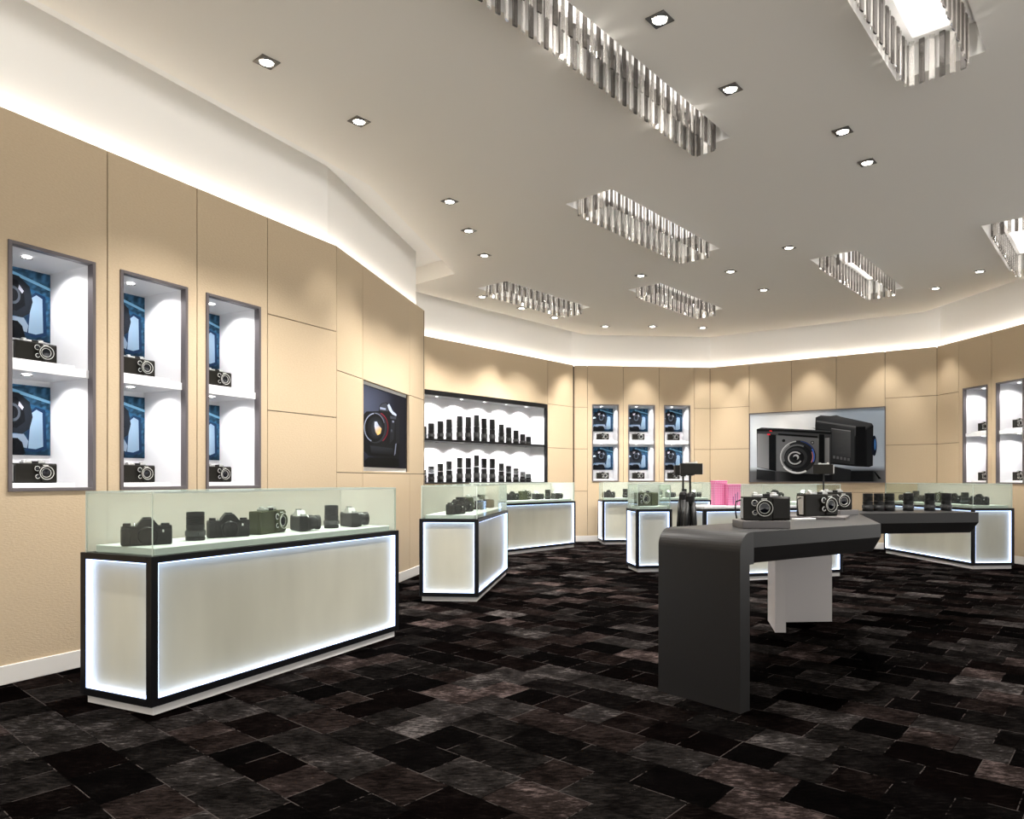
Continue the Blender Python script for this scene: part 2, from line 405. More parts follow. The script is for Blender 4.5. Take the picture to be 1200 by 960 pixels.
# ------------------------------------------------------------------ downlights
SPOT_E = 390
DL = [
    (-1.87, 4.75, 'square downlight over the long front counter, nearest the lit tan wall niches'),
    (-1.46, 5.54, 'square downlight over the far half of the long front counter'),
    (-.97, 7.14, 'square downlight first of three in line towards the lens shelf wall'),
    (-.87, 7.98, 'square downlight second of three in line towards the lens shelf wall'),
    (-.77, 8.86, 'square downlight last of three in line, beside the cove light corner'),
    (1.32, 5.08, 'square downlight just beyond the end of the longest narrow chandelier'),
    (2.38, 5.7, 'square downlight next to the open chandelier end, first of a close pair'),
    (2.83, 6.26, 'square downlight further from the open chandelier, second of a close pair'),
    (.69, 4.31, 'square downlight beside the middle of the longest narrow chandelier'),
    (2.93, 8.57, 'square downlight nearest the chandelier before the wide camera poster'),
    (2.48, 9.55, 'square downlight between the two chandeliers in the middle of the ceiling'),
    (3.21, 10.48, 'square downlight over the counter with the pink boxes'),
    (1.3, 9.75, 'square downlight right beside the small chandelier near the far niches'),
    (1.08, 13., 'square downlight in front of the first far wall niche'),
    (1.95, 13., 'square downlight in front of the middle far wall niche'),
    (2.89, 13.11, 'square downlight in front of the third far wall niche'),
    (5.7, 10.39, 'square downlight over the far end of the counter by the striped niches'),
    (5.83, 9.55, 'square downlight over the near end of the counter by the striped niches'),
    (-.98, 10.87, 'square downlight before the lens shelves, at the tallest end of the wall'),
    (-.4, 11.61, 'square downlight before the middle of the lens shelves'),
    (.15, 12.28, 'square downlight before the short lenses at the end of the shelves'),
]
def make_downlight(x, y, lab):
    o = thing('ceiling_downlight', lab, 'downlight', (x, y, ZC), atan2(ca[1], ca[0]), 'recessed ceiling downlights')
    MB().box(-.065, .065, -.065, .065, -.006, .0, 'trim', .002).build('trim_plate', o)
    MB().lathe([(.052, -.006), (.048, -.012), (.042, -.008)], 'chrome', 20).build('lamp_ring', o)
    MB().lathe([(.043, -.0075), (.03, -.011), (0, -.012)], 'lamp', 16).build('lamp', o)
    return o
dl0 = None
for x, y, lab in DL:
    if dl0 is None: dl0 = make_downlight(x, y, lab)
    else: dup(dl0, (x, y, ZC), atan2(ca[1], ca[0]), lab)
    light('ceiling_spot', 'SPOT', (x, y, ZC - .03), SPOT_E, (1, .965, .92), spot_size=R(96), spot_blend=.7, shadow_soft_size=.04)
# extra spots without fixtures, added out of view to fill the front half
for x, y in [(-3.4, 1.2), (-1.2, 1.2), (1.4, .6), (4.6, 2.2), (6.8, 5.2), (5.6, 5.6), (-2.5, 3.2)]:
    light('ceiling_spot', 'SPOT', (x, y, ZC - .03), SPOT_E * .7, (1, .965, .92), spot_size=R(96), spot_blend=.7, shadow_soft_size=.04)
# wall washers in the cove gap
def wash(P, d, t, e=90, y=-.42, size=60):
    (x, yy, _), _r = frame_at(P, d, t, y)
    light('wall_washer_beam', 'SPOT', (x, yy, 4.02), e, (1, .96, .90), spot_size=R(size), spot_blend=.6, shadow_soft_size=.03)
for t_ in (.75, 2.0, 3.25): wash(C2, db, t_, 180)
wash(P0, d1, 2.75, 65); wash(K, d2, .25, 45)
for t_ in (-3.0, -1.5, .4): wash(LP, dl, t_, 150)
for t_ in (.12, 1.35, 2.62): wash(C1, dn, t_, 190)
wash(C3, dr, .3, 120)

# ------------------------------------------------------------------ lens
def lens_parts(o, h, r):
    b = MB(); z = h * .34
    b.lathe([(0, 0), (r * .96, 0), (r, .006), (r, h * .12), (r * .92, h * .125), (r * .92, h * .15), (r * 1.02, h * .155), (r * 1.02, z), (r * .9, z + .004), (r * .9, h * .42), (r * .94, h * .425), (r * .94, h * .56), (r * .88, h * .565)], 'plastic', 22)
    zz = h * .58
    while zz < h * .84:
        b.lathe([(r * .88, zz), (r * .93, zz + .002), (r * .93, zz + .008), (r * .88, zz + .010)], 'leather', 22); zz += .0115
    b.lathe([(r * .88, zz), (r * .92, zz + .003), (r * .92, h - .006), (r * .88, h), (r * .78, h), (r * .72, h - .012)], 'plastic', 22)
    b.lathe([(r * .72, h - .012), (0, h - .006)], 'glassblk', 22)
    b.build('barrel', o)
    MB().lathe([(r * 1.03, h * .16), (r * 1.05, h * .17), (r * 1.05, z - .006), (r * 1.03, z - .002)], 'greyband', 22).build('collar', o)
    MB().box(-r * .45, r * .3, -r * 1.09, -r * .9, h * .20, h * .29, 'winglass', .002).build('scale_window', o)

# ------------------------------------------------------------------ slr camera: x width, front is -y
def slr_parts(o, with_lens, top='plastic'):
    b = MB(); b.box(-.125, .125, -.028, .030, 0, .098, 'leather', .008); b.box(-.124, .124, -.026, .028, .094, .108, 'plastic', .005)
    b.box(-.126, -.085, -.05, -.02, .004, .098, 'leather', .010); b.lathe([(.050, 0), (.050, .016), (.045, .022)], 'plastic', 28, FRONT(0, -.024, .053)); b.build('body', o)
    q = MB(); q.loft([[(-.058, -.034, .104), (.058, -.034, .104), (.058, .028, .104), (-.058, .028, .104)], [(-.026, -.03, .146), (.026, -.03, .146), (.022, .02, .150), (-.022, .02, .150)]], top); q.box(-.02, .02, -.012, .02, .148, .155, 'plastic', .002); q.build('viewfinder_hump', o)
    for x, r, hh in ((-.097, .02, .016), (.092, .022, .012)):
        MB().lathe([(0, 0), (r, 0), (r, hh - .002), (r * .9, hh), (0, hh)], top, 18, Matrix.Translation((x, 0, .108))).build('dial', o)
    MB().lathe([(0, 0), (.008, 0), (.008, .01), (0, .012)], 'chrome', 12, Matrix.Translation((-.06, -.01, .108))).build('shutter_button', o)
    MB().box(.074, .082, -.032, -.026, .07, .084, 'ring', .001).build('badge', o)
    if with_lens:
        MB().lathe([(.05, .0), (.05, .02), (.053, .022), (.053, .05), (.048, .052), (.048, .07), (.052, .072), (.052, .098), (.044, .1), (.04, .092)], 'plastic', 24, FRONT(0, -.044, .057)).lathe([(.04, .092), (0, .096)], 'glassblk', 24, FRONT(0, -.044, .057)).build('lens', o)
        MB().lathe([(.052, .0), (.0555, .003), (.0555, .012), (.052, .015)], 'silver', 24, FRONT(0, -.046, .057)).build('silver_band', o)

# ------------------------------------------------------------------ boxy compact camera with ringed lens
def box_camera_parts(o, skin='brownblk', lx=.05, knobs='silver'):
    b = MB(); b.box(-.125, .125, -.036, .04, 0, .128, skin, .004); b.box(.03 - .002, .122, -.046, -.03, .004, .122, skin, .006); b.build('body', o)
    q = MB(); q.box(-.07, .065, -.02, .026, .128, .141, knobs, .004); q.box(-.02, .02, -.024, .0, .126, .143, 'plastic', .003); q.build('top_plate', o)
    for x, r in ((-.055, .014), (.045, .016)): MB().lathe([(0, 0), (r, 0), (r, .009), (r * .85, .011), (0, .011)], knobs, 16, Matrix.Translation((x, .004, .140))).build('dial', o)
    F = lambda x, z, y=-.047: FRONT(x, y, z)
    l = MB().lathe([(.048, -.004), (.048, .010), (.043, .014), (.036, .014), (.03, .006)], skin, 30, F(lx, .066)).lathe([(.03, .006), (0, .010)], 'glassblk', 30, F(lx, .066)).build('lens', o)
    MB().torus(.0425, .0017, 'ring', 36, 6, F(lx, .066, -.0615)).torus(.0285, .0015, 'ring', 30, 6, F(lx, .066, -.0555)).build('lens_ring', l)
    for dx, dz, r in ((-.052, .028, .0155), (-.050, -.024, .0125)):
        w = MB().lathe([(r, -.002), (r, .004), (r * .8, .005), (0, .004)], 'glassblk', 18, F(lx + dx, .066 + dz, -.045)).build('window', o)
        MB().torus(r, .0016, 'ring', 22, 6, F(lx + dx, .066 + dz, -.050)).build('window_ring', w)
    MB().box(lx - .015, lx + .015, -.049, -.045, .113, .118, 'ring', .0005).build('name_strip', o)
    MB().box(-.131, -.1245, -.02, .026, .01, .118, 'silver' if skin != 'olive' else skin, .002).build('end_plate', o)
def strap(o, x=-.13):
    MB().tube([(x, 0, .11), (x - .03, -.005, .10), (x - .035, -.01, .07), (x - .033, -.012, .035), (x - .028, -.012, .008)], .0045, 'plastic', 6).build('strap', o)

ORD = ['first', 'second', 'third', 'fourth', 'fifth', 'sixth', 'seventh', 'eighth', 'ninth', 'tenth', 'eleventh', 'twelfth', 'thirteenth']

# prototypes are the first placed copies; PROTO[kind] holds them
PROTO = {}
def place(kind, name, maker, label, cat, loc, rz, group, scale=1.):
    if kind not in PROTO:
        o = thing(name, label, cat, loc, rz, group); maker(o); PROTO[kind] = o
        if scale != 1.: o.scale = (scale,) * 3
        return o
    return dup(PROTO[kind], loc, rz, label, group, scale)
mk = {
    'slr': ('slr_camera', lambda o: slr_parts(o, False), 'camera'),
    'slr_lens': ('slr_camera', lambda o: slr_parts(o, True, 'silver'), 'camera'),
    'box_olive': ('compact_camera', lambda o: box_camera_parts(o, 'olive', .07), 'camera'),
    'box_black': ('compact_camera', lambda o: box_camera_parts(o, 'brownblk', .05), 'camera'),
    'lens_case': ('camera_lens', lambda o: lens_parts(o, .17, .055), 'lens'),
    'lens_desk': ('camera_lens', lambda o: lens_parts(o, .158, .046), 'lens'),
}
def put(kind, label, loc, rz, group, scale=1.):
    n_, f_, c_ = mk[kind]; return place(kind, n_, f_, label, c_, loc, rz, group, scale)

# ------------------------------------------------------------------ counters
def counter(A, d, L, W, label, group='glowing display counters', top=.84, glass=(0, 1), back=True, slab=None, far_veil=True):
    """A: front corner where local x starts; x along the front, y towards the back"""
    e = (-d[1], d[0]); c = (A[0] + d[0] * L / 2 + e[0] * W / 2, A[1] + d[1] * L / 2 + e[1] * W / 2)
    o = thing('display_counter', label, 'display counter', (c[0], c[1], 0), atan2(d[1], d[0]), group)
    hx, hy = L / 2, W / 2; pw, zb = .042, .05
    MB().box(-hx + .028, hx - .028, -hy + .022, hy - .022, 0, zb + .01, 'plinth', .002).build('plinth', o)
    f = MB()
    for sx in (-1, 1):
        for sy in (-1, 1):
            x, y = sx * (hx - pw / 2), sy * (hy - pw / 2); f.box(x - pw / 2, x + pw / 2, y - pw / 2, y + pw / 2, zb, top, 'blk', .002, seg=1)
    for z0, z1 in ((zb, zb + .04), (top - .035, top)):
        for sy in (-1, 1): f.box(-hx + pw, hx - pw, sy * (hy - pw / 2) - pw / 2, sy * (hy - pw / 2) + pw / 2, z0, z1, 'blk')
        for sx in (-1, 1): f.box(sx * (hx - pw / 2) - pw / 2, sx * (hx - pw / 2) + pw / 2, -hy + pw, hy - pw, z0, z1, 'blk')
    f.box(-hx + pw, hx - pw, -hy + pw, hy - pw, top - .03, top - .004, 'deck'); f.build('frame', o)
    rec = .038; z0, z1 = zb + .04, top - .035
    def face(w, T, lit=True):
        p = MB().box(-w, w, rec, rec + .008, z0, z1, 'panel', 0, T).build('frosted_panel', o)
        if lit:
            s = MB(); q = .005
            s.box(-w, -w + q, .006, rec, z0, z1, 'edge_led', 0, T); s.box(w - q, w, .006, rec, z0, z1, 'edge_led', 0, T)
            s.box(-w + q, w - q, .006, rec, z0, z0 + q, 'edge_led', 0, T); s.box(-w + q, w - q, .006, rec, z1 - q, z1, 'edge_led', 0, T)
            s.build('edge_light', p)
    Tf = Matrix.Translation((0, -hy, 0)); face(hx - pw, Tf)
    for k, sx in ((-1, -1), (1, 1)): face(hy - pw, Matrix.Translation((sx * hx, 0, 0)) @ Matrix.Rotation(sx * pi / 2, 4, 'Z'))
    if back: face(hx - pw, Matrix.Translation((0, hy, 0)) @ Matrix.Rotation(pi, 4, 'Z'))
    if slab: MB().box(-hx, hx, -hy, hy, top, top + slab, 'white', .004).build('worktop', o)
    zt = top + (slab or 0)
    gx0, gx1 = -hx + L * glass[0] + .02, -hx + L * glass[1] - .02; gy0, gy1 = -hy + .015, hy - .015; zg = 1.18; th = .008
    MB().box(gx0 + .035, gx1 - .035, gy0 + .035, gy1 - .035, zt, zt + .038, 'deck', .003).build('deck', o)
    g = MB()
    def pane(x0, x1, y0, y1, a0, a1, gm='glass'):
        bm = MB().box(x0, x1, y0, y1, a0, a1, 'glass'); th_ax = min(range(3), key=lambda i: (x1 - x0, y1 - y0, a1 - a0)[i])
        for fc in bm.f:
            p = [Vector(bm.v[i]) for i in fc]; nrm = (p[1] - p[0]).cross(p[2] - p[1])
            ax = max(range(3), key=lambda i: abs(nrm[i])); g.add([tuple(q) for q in p], [[0, 1, 2, 3]], gm if ax == th_ax else 'gedge')
    pane(gx0, gx1, gy0, gy0 + th, zt, zg - th); pane(gx0, gx1, gy1 - th, gy1, zt, zg - th, 'glassveil')
    pane(gx0, gx0 + th, gy0 + th, gy1 - th, zt, zg - th); pane(gx1 - th, gx1, gy0 + th, gy1 - th, zt, zg - th, 'glassveil' if far_veil else 'glass'); pane(gx0, gx1, gy0, gy1, zg - th, zg)
    g.build('glass_case', o)
    return lambda s, w, z=0.: (A[0] + d[0] * s + e[0] * w, A[1] + d[1] * s + e[1] * w, zt + .039 + z), atan2(d[1], d[0])

ITEMS = [  # kind, s, w, turn, words
    ('slr', .17, .27, R(-28), 'black SLR camera body'),
    ('lens_case', .50, .29, 0, 'upright black zoom lens'),
    ('slr', .75, .30, R(-24), 'black SLR camera body'),
    ('box_olive', 1.09, .32, R(16), 'olive boxy camera'),
    ('slr_lens', 1.35, .29, R(60), 'silver-humped SLR camera'),
    ('lens_case', 1.67, .28, R(10), 'upright black zoom lens'),
    ('slr_lens', 1.86, .27, R(62), 'silver-humped SLR camera'),
]
WHERE = ['first in the row', 'second in the row', 'third in the row', 'mid row', 'after the olive camera', 'next to last', 'last in the row']
def stock(at, where, mirror=None, extra=0.):
    f, rz = at
    for i, (k, s, w, turn, words) in enumerate(ITEMS):
        if mirror: s = mirror - s
        put(k, words + ' ' + WHERE[i] + ', ' + where, f(s, w), rz + (-turn if mirror else turn) + extra, 'cameras inside ' + where, 1.2 if k == 'box_olive' else 1.)

a1 = counter((-2.063, 3.708), unit((.894, 1.93)), 2.127, .587, 'largest glowing counter, stretched along the tan wall below the left niches')
stock(a1, 'the largest counter')
a2 = counter((-.686, 7.18), unit((.09, .996)), 2.1, .61, 'glowing counter standing end-on just before the lens wall counter')
stock(a2, 'the end-on counter')
e3 = (.54 - dl[0] * 2.13, 12.98 - dl[1] * 2.13)
a3 = counter(e3, dl, 2.13, .59, 'glowing counter running beneath the shelves of lenses', back=False)
stock(a3, 'the lens wall counter')
a4 = counter((1.07, 13.45), unit((.993, .10)), 2.13, .52, 'glowing counter under the three small niches of the far wall', back=False)
stock(a4, 'the far niche counter')
d6 = unit((.083, -.9966)); A6 = (5.87 - d6[0] * 2.2, 9.77 - d6[1] * 2.2)
a6 = counter(A6, d6, 2.2, .61, 'glowing counter behind the six lenses, beside the wall of side niches', back=False, far_veil=False)
stock(a6, 'the side niche counter', mirror=2.13)
dp = unit((.977, .16))
ap = counter((1.2, 9.45), dp, .5, .5, 'small square glowing pedestal holding a single green camera', top=.84, far_veil=False)
place('box_green', 'compact_camera', lambda o: box_camera_parts(o, 'olive', -.06), 'big green boxy camera alone on the small glowing pedestal', 'camera', ap[0](.215, .25), ap[1] + R(28), 'camera on the pedestal', 1.42)
d5 = unit((.955, .297))
a5 = counter((1.89, 8.5), d5, 2.0, .5, 'central glowing counter carrying two pink boxes, behind the dark desk', top=.885, glass=(.40, 1), slab=.03, far_veil=False)
put('slr', 'SLR camera under glass between the two desk cameras, on the pink box counter', a5[0](1.16, .25), a5[1], 'cameras on the pink box counter')
put('slr_lens', 'SLR camera with silver hump beneath glass on the pink box counter', a5[0](1.62, .27), a5[1] + R(20), 'cameras on the pink box counter')

# pink boxes
def pink_box(name, w, h, dpt, lab, loc, rz, bars):
    o = thing(name, lab, 'box', loc, rz, 'pink gift boxes')
    MB().box(-w / 2, w / 2, -dpt / 2, dpt / 2, 0, h * .88, 'pink', .003).build('body', o)
    MB().box(-w / 2 - .004, w / 2 + .004, -dpt / 2 - .004, dpt / 2 + .004, h * .87, h, 'pinkd' if False else 'pink', .003).build('lid', o)
    MB().box(-w / 2 - .005, w / 2 + .005, -dpt / 2 - .005, dpt / 2 + .005, h * .955, h * .985, 'pinkd', .001).build('ribbon', o)
    if bars:
        g = MB()
        for i, hh in enumerate((.42, .55, .62)): g.box(-.02 + i * .028, -.011 + i * .028, -dpt / 2 - .003, -dpt / 2, .012, hh * h, 'ink')
        g.build('printed_bars', o)
    return o
zt5 = .9165
p = a5[0](.40, .33); pink_box('gift_box', .165, .31, .11, 'taller pink checked box standing on the central counter', (p[0], p[1], zt5), a5[1] - R(6), False)
p = a5[0](.52, .20); pink_box('gift_box', .16, .265, .10, 'shorter pink checked box with dark vertical bars, on the central counter', (p[0], p[1], zt5), a5[1] - R(10), True)

# ------------------------------------------------------------------ niches
def niche(P, d, t0, t1, z0, z1, label, group):
    loc, rz = frame_at(P, d, t0); o = thing('display_niche', label, 'display niche', loc, rz, group); w = t1 - t0; D = .48; f = .022
    fr = MB()
    fr.box(0, f, -.012, .045, z0, z1, 'nframe', .002); fr.box(w - f, w, -.012, .045, z0, z1, 'nframe', .002)
    fr.box(f, w - f, -.012, .045, z0, z0 + f, 'nframe', .002); fr.box(f, w - f, -.012, .045, z1 - f, z1, 'nframe', .002); fr.build('frame', o)
    l = MB(); q = .012
    l.box(f - q, f, .045, D, z0, z1, 'nwhite'); l.box(w - f, w - f + q, .045, D, z0, z1, 'nwhite')
    l.box(f - q, w - f + q, .045, D, z0 + f - q, z0 + f, 'nwhite'); l.box(f - q, w - f + q, .045, D, z1 - f, z1 - f + q, 'nwhite'); l.box(f - q, w - f + q, D, D + q, z0 + f - q, z1 - f + q, 'nwhite'); l.build('lining', o)
    zs = z0 + .755
    MB().box(f, w - f, .03, D, zs, zs + .055, 'nwhite', .002).build('shelf', o)
    tops = []
    for k, (zf, zc) in enumerate(((z0 + f, zs), (zs + .055, z1 - f))):
        MB().box(f + .03, w - f - .05, .10, D - .02, zf, zf + .028, 'nwhite', .003).build('step', o); tops.append(zf + .028)
        s = MB().lathe([(.034, zc - .004), (.032, zc - .008), (.026, zc - .004)], 'trim', 16, Matrix.Translation((w * .40, .2, 0))).build('spotlight', o)
        MB().lathe([(.026, zc - .003), (0, zc - .007)], 'spotlamp', 14, Matrix.Translation((w * .40, .2, 0))).build('lamp', s)
        light('niche_beam', 'SPOT', (w * .40, .2, zc - .02), 12, (1, .98, .97), o, spot_size=R(150), spot_blend=.5, shadow_soft_size=.03)
        light('niche_beam', 'SPOT', (w * .72, .2, zc - .02), 8, (1, .98, .97), o, spot_size=R(150), spot_blend=.5, shadow_soft_size=.03)
    return tops

def poster(name, label, cat, P, d, t0, z0, w, h, y, art, group=None, frame=None, nu=8, nv=6, bg=None, thick=.006):
    """art: (points in 0..1, colour or per-point colours); layers step forward by 0.5 mm"""
    loc, rz = frame_at(P, d, t0, y); o = thing(name, label, cat, loc, rz, group)
    vs, fs, cs = [], [], []
    for j in range(nv + 1):
        for i in range(nu + 1): vs.append((w * i / nu, -thick, z0 + h * j / nv)); cs.append(bg(i / nu, j / nv))
    for j in range(nv):
        for i in range(nu): k = j * (nu + 1) + i; fs.append([k, k + 1, k + nu + 2, k + nu + 1])
    bv = len(vs); vs += [(0, -thick, z0), (w, -thick, z0), (w, -thick, z0 + h), (0, -thick, z0 + h), (0, 0, z0), (w, 0, z0), (w, 0, z0 + h), (0, 0, z0 + h)]; cs += [(.05, .05, .05)] * 8
    for a in ([0, 4, 5, 1], [1, 5, 6, 2], [2, 6, 7, 3], [3, 7, 4, 0], [7, 6, 5, 4]): fs.append([bv + i for i in a])
    for n_, (pts, col) in enumerate(art):
        yy = -thick - .0004 * (n_ + 1); bv = len(vs)
        vl = [Vector((w * min(1, max(0, u)), yy, z0 + h * min(1, max(0, v)))) for u, v in pts]
        for k, q in enumerate(vl): vs.append(tuple(q)); cs.append(col[k] if isinstance(col[0], (tuple, list)) else col)
        for tr in tessellate_polygon([[Vector((q.x, q.z, 0)) for q in vl]]):
            a, b2, c2 = (vl[i] for i in tr); tr = list(tr)
            if (b2 - a).cross(c2 - a).y > 0: tr.reverse()
            fs.append([bv + i for i in tr])
    me = bpy.data.meshes.new('print'); me.from_pydata(vs, [], fs); me.materials.append(M['print'])
    at = me.color_attributes.new('print', 'FLOAT_COLOR', 'POINT')
    for i, c_ in enumerate(cs): at.data[i].color = (*c_, 1)
    pr = bpy.data.objects.new('print', me); COL.objects.link(pr); pr.parent = o
    if frame:
        fw, fm = frame; g = MB()
        g.box(-fw, 0, -thick - .012, 0, z0 - fw, z0 + h + fw, fm); g.box(w, w + fw, -thick - .012, 0, z0 - fw, z0 + h + fw, fm)
        g.box(0, w, -thick - .012, 0, z0 - fw, z0, fm); g.box(0, w, -thick - .012, 0, z0 + h, z0 + h + fw, fm); g.build('frame', o)
    return o, me

def srgb(r, g, b): return tuple(((c / 255) / 12.92 if c <= 10 else ((c / 255 + .055) / 1.055) ** 2.4) for c in (r, g, b))
def lerp(a, b, t): return tuple(x + (y - x) * t for x, y in zip(a, b))
def ell(cx, cy, rx, ry, n=28, a0=0, a1=2 * pi): return [(cx + rx * cos(a0 + (a1 - a0) * i / n), cy + ry * sin(a0 + (a1 - a0) * i / n)) for i in range(n)]
def ringp(cx, cy, rx, ry, k, a0, a1, n=18):
    return [(cx + rx * cos(a0 + (a1 - a0) * i / n), cy + ry * sin(a0 + (a1 - a0) * i / n)) for i in range(n + 1)] + [(cx + rx * k * cos(a1 - (a1 - a0) * i / n), cy + ry * k * sin(a1 - (a1 - a0) * i / n)) for i in range(n + 1)]

# blue photographer print in the niches
rng = random.Random(3)
nb = [[rng.random() for _ in range(30)] for _ in range(30)]
def blue_bg(u, v):
    k = nb[int(u * 23)][int(v * 23)]
    return lerp(srgb(3, 14, 28), srgb(70, 118, 152), (.10 + .75 * k ** 2) * (.45 + .55 * v))
BK, DK = srgb(8, 10, 14), srgb(22, 26, 32)
PA = [
    ([(.45, .95), (1, .80), (1, .76), (.45, .90)], srgb(130, 180, 210)),
    ([(.5, .80), (1, .66), (1, .62), (.5, .75)], srgb(30, 70, 100)),
    ([(.72, .62), (.80, .70), (.93, .66), (.95, .1), (.80, .04), (.66, .06)], srgb(20, 40, 66)),
    ([(.74, .60), (.81, .66), (.89, .62), (.90, .13), (.80, .09), (.70, .10)], srgb(118, 140, 160)),
    ([(.0, .55), (.14, .66), (.24, .80), (.40, .90), (.58, .88), (.72, .76), (.76, .55), (.72, .38), (.62, .30), (.40, .32), (.2, .3), (.0, .28)], DK),
    ([(.30, .66), (.40, .82), (.55, .82), (.64, .70), (.66, .48), (.55, .38), (.40, .40), (.31, .5)], BK),
    (ell(.50, .60, .10, .13, 16), srgb(58, 64, 72)), (ell(.50, .60, .07, .09, 16), BK),
    ([(.36, .78), (.46, .80), (.44, .72), (.37, .70)], srgb(170, 160, 165)),
    ([(.58, .76), (.64, .68), (.62, .64), (.57, .70)], srgb(150, 150, 160)),
    ([(.10, .60), (.22, .63), (.28, .58), (.14, .54)], srgb(180, 200, 215)),
    ([(.18, .22), (.30, .30), (.64, .30), (.70, .20), (.68, .10)], srgb(112, 126, 142)),
    ([(.0, .26), (.12, .34), (.22, .22), (.34, .20), (.40, .24), (.56, .24), (.62, .18), (.66, .02), (.60, .0), (.0, .0)], BK),
    ([(.04, .10), (.20, .30), (.23, .28), (.08, .06)], srgb(90, 120, 140)),
]
NW = ['beside the largest counter, nearest the viewer', 'middle of three behind the largest counter', 'third behind the largest counter']
NF = ['first past the lens wall', 'middle of the far three', 'behind the tripod cameras']
NR = ['nearest the wide poster', 'second from the wide poster', 'third from the wide poster']
pm = None; pm2 = None
def fill(P, d, tt, zz, names, grp, w_in=.044, cam_s=1.):
    global pm
    for (t0, t1), nm in zip(tt, names):
        z0, z1 = zz; tops = niche(P, d, t0, t1, z0, z1, 'tall lit white niche with two shelves, ' + nm, grp)
        zs = z0 + .755
        for k, (zf, zc) in enumerate(((z0 + .24, zs - .006), (zs + .275, z1 - .03))):
            half = 'upper' if k else 'lower'; w = t1 - t0
            ww = w - .052 if w_in < .1 else (w - .052) * .80
            if pm is None or abs(pm[1] - ww) > .003:
                o, me = poster('photo_print', 'blue print in ' + half + ' half of niche ' + nm, 'poster', P, d, t0 + .026, 0, ww, .478, .474, PA, 'blue prints in the niches', None, 23, 23, blue_bg); o.location.z = zf; pm = (me, ww)
            else:
                loc, rz = frame_at(P, d, t0 + .026, .474); o = thing('photo_print', 'blue print in ' + half + ' half of niche ' + nm, 'poster', (loc[0], loc[1], zf), rz, 'blue prints in the niches')
                pr = bpy.data.objects.new('print', pm[0]); COL.objects.link(pr); pr.parent = o
            loc, rz = frame_at(P, d, t0 + .25, .20); put('box_black', 'black boxy camera, ' + half + ' shelf of niche ' + nm, (loc[0], loc[1], tops[k] + .0015), rz, 'cameras in the wall niches', cam_s)
fill(P0, d1, W1N, (NZ0, NZ1), NW, 'left wall niches')
fill(C1, dn, NN, (1.19, 2.73), NF, 'far wall niches')
fill(C3, dr, RN[:2], (NZ0, NZ1), NR, 'side wall niches')

# ------------------------------------------------------------------ lens shelf wall
loc, rz = frame_at(LP, dl, 0)
o = thing('lens_display_shelf', 'wide black-framed lit display recess with two rows of lenses', 'display shelf', loc, rz)
x0, x1, z0, z1, D = -3.92, -.005, NZ0, 2.66, .42
f = MB(); f.box(x0, x1, -.012, .05, z1 - .075, z1, 'blk', .002); f.box(x1 - .035, x1, -.012, .05, z0, z1 - .075, 'blk', .002); f.box(x0, x0 + .035, -.012, .05, z0, z1 - .075, 'blk', .002); f.box(x0 + .035, x1 - .035, -.012, .05, z0, z0 + .02, 'blk', .002); f.build('frame', o)
l = MB(); q = .012
l.box(x0, x0 + q, .05, D, z0, z1, 'nwhite'); l.box(x1 - q, x1, .05, D, z0, z1, 'nwhite'); l.box(x0, x1, D, D + q, z0, z1, 'nwhite'); l.box(x0, x1, .05, D, z1 - .06, z1 - .048, 'nwhite'); l.build('lining', o)
MB().box(x0 + q, x1 - q, .015, D, 1.855, 1.89, 'blk', .002).build('shelf', o); MB().box(x0 + q, x1 - q, .05, D, z0, z0 + .02, 'blk', .002).build('shelf', o)
for zc in (1.85, z1 - .062):
    for i in range(7):
        x = x0 + .3 + i * .55
        s = MB().lathe([(.03, zc - .002), (.028, zc - .008), (.022, zc - .003)], 'trim', 14, Matrix.Translation((x, .25, 0))).build('spotlight', o)
        MB().lathe([(.022, zc - .003), (0, zc - .006)], 'spotlamp', 12, Matrix.Translation((x, .25, 0))).build('lamp', s)
        light('shelf_beam', 'SPOT', (x, .25, zc - .02), 46, (1, .98, .97), o, spot_size=R(140), spot_blend=.5, shadow_soft_size=.03)
LT = [-2.85, -2.685, -2.488, -2.296, -2.06, -1.86, -1.664, -1.481, -1.277, -1.046, -.854, -.658, -.475, -.315]
LHT = [.20, .257, .306, .349, .415, .413, .465, .414, .411, .336, .291, .246, .184, .144]
for sh, zb in (('upper', 1.89), ('lower', 1.19)):
    for i, (tx, hh) in enumerate(zip(LT, LHT)):
        lab = ('tallest black lens' if i == 6 else ('%s black lens before the tallest' % ORD[5 - i] if i < 6 else '%s black lens past the tallest' % ORD[i - 7])) + ' on the %s lens shelf' % sh
        loc, rz = frame_at(LP, dl, tx, .2); place('lens%d' % i, 'camera_lens', lambda o, hh=hh: lens_parts(o, hh, .054), lab, 'lens', (loc[0], loc[1], zb + .0015), rz + R(-20), 'lenses on the %s shelf' % sh)

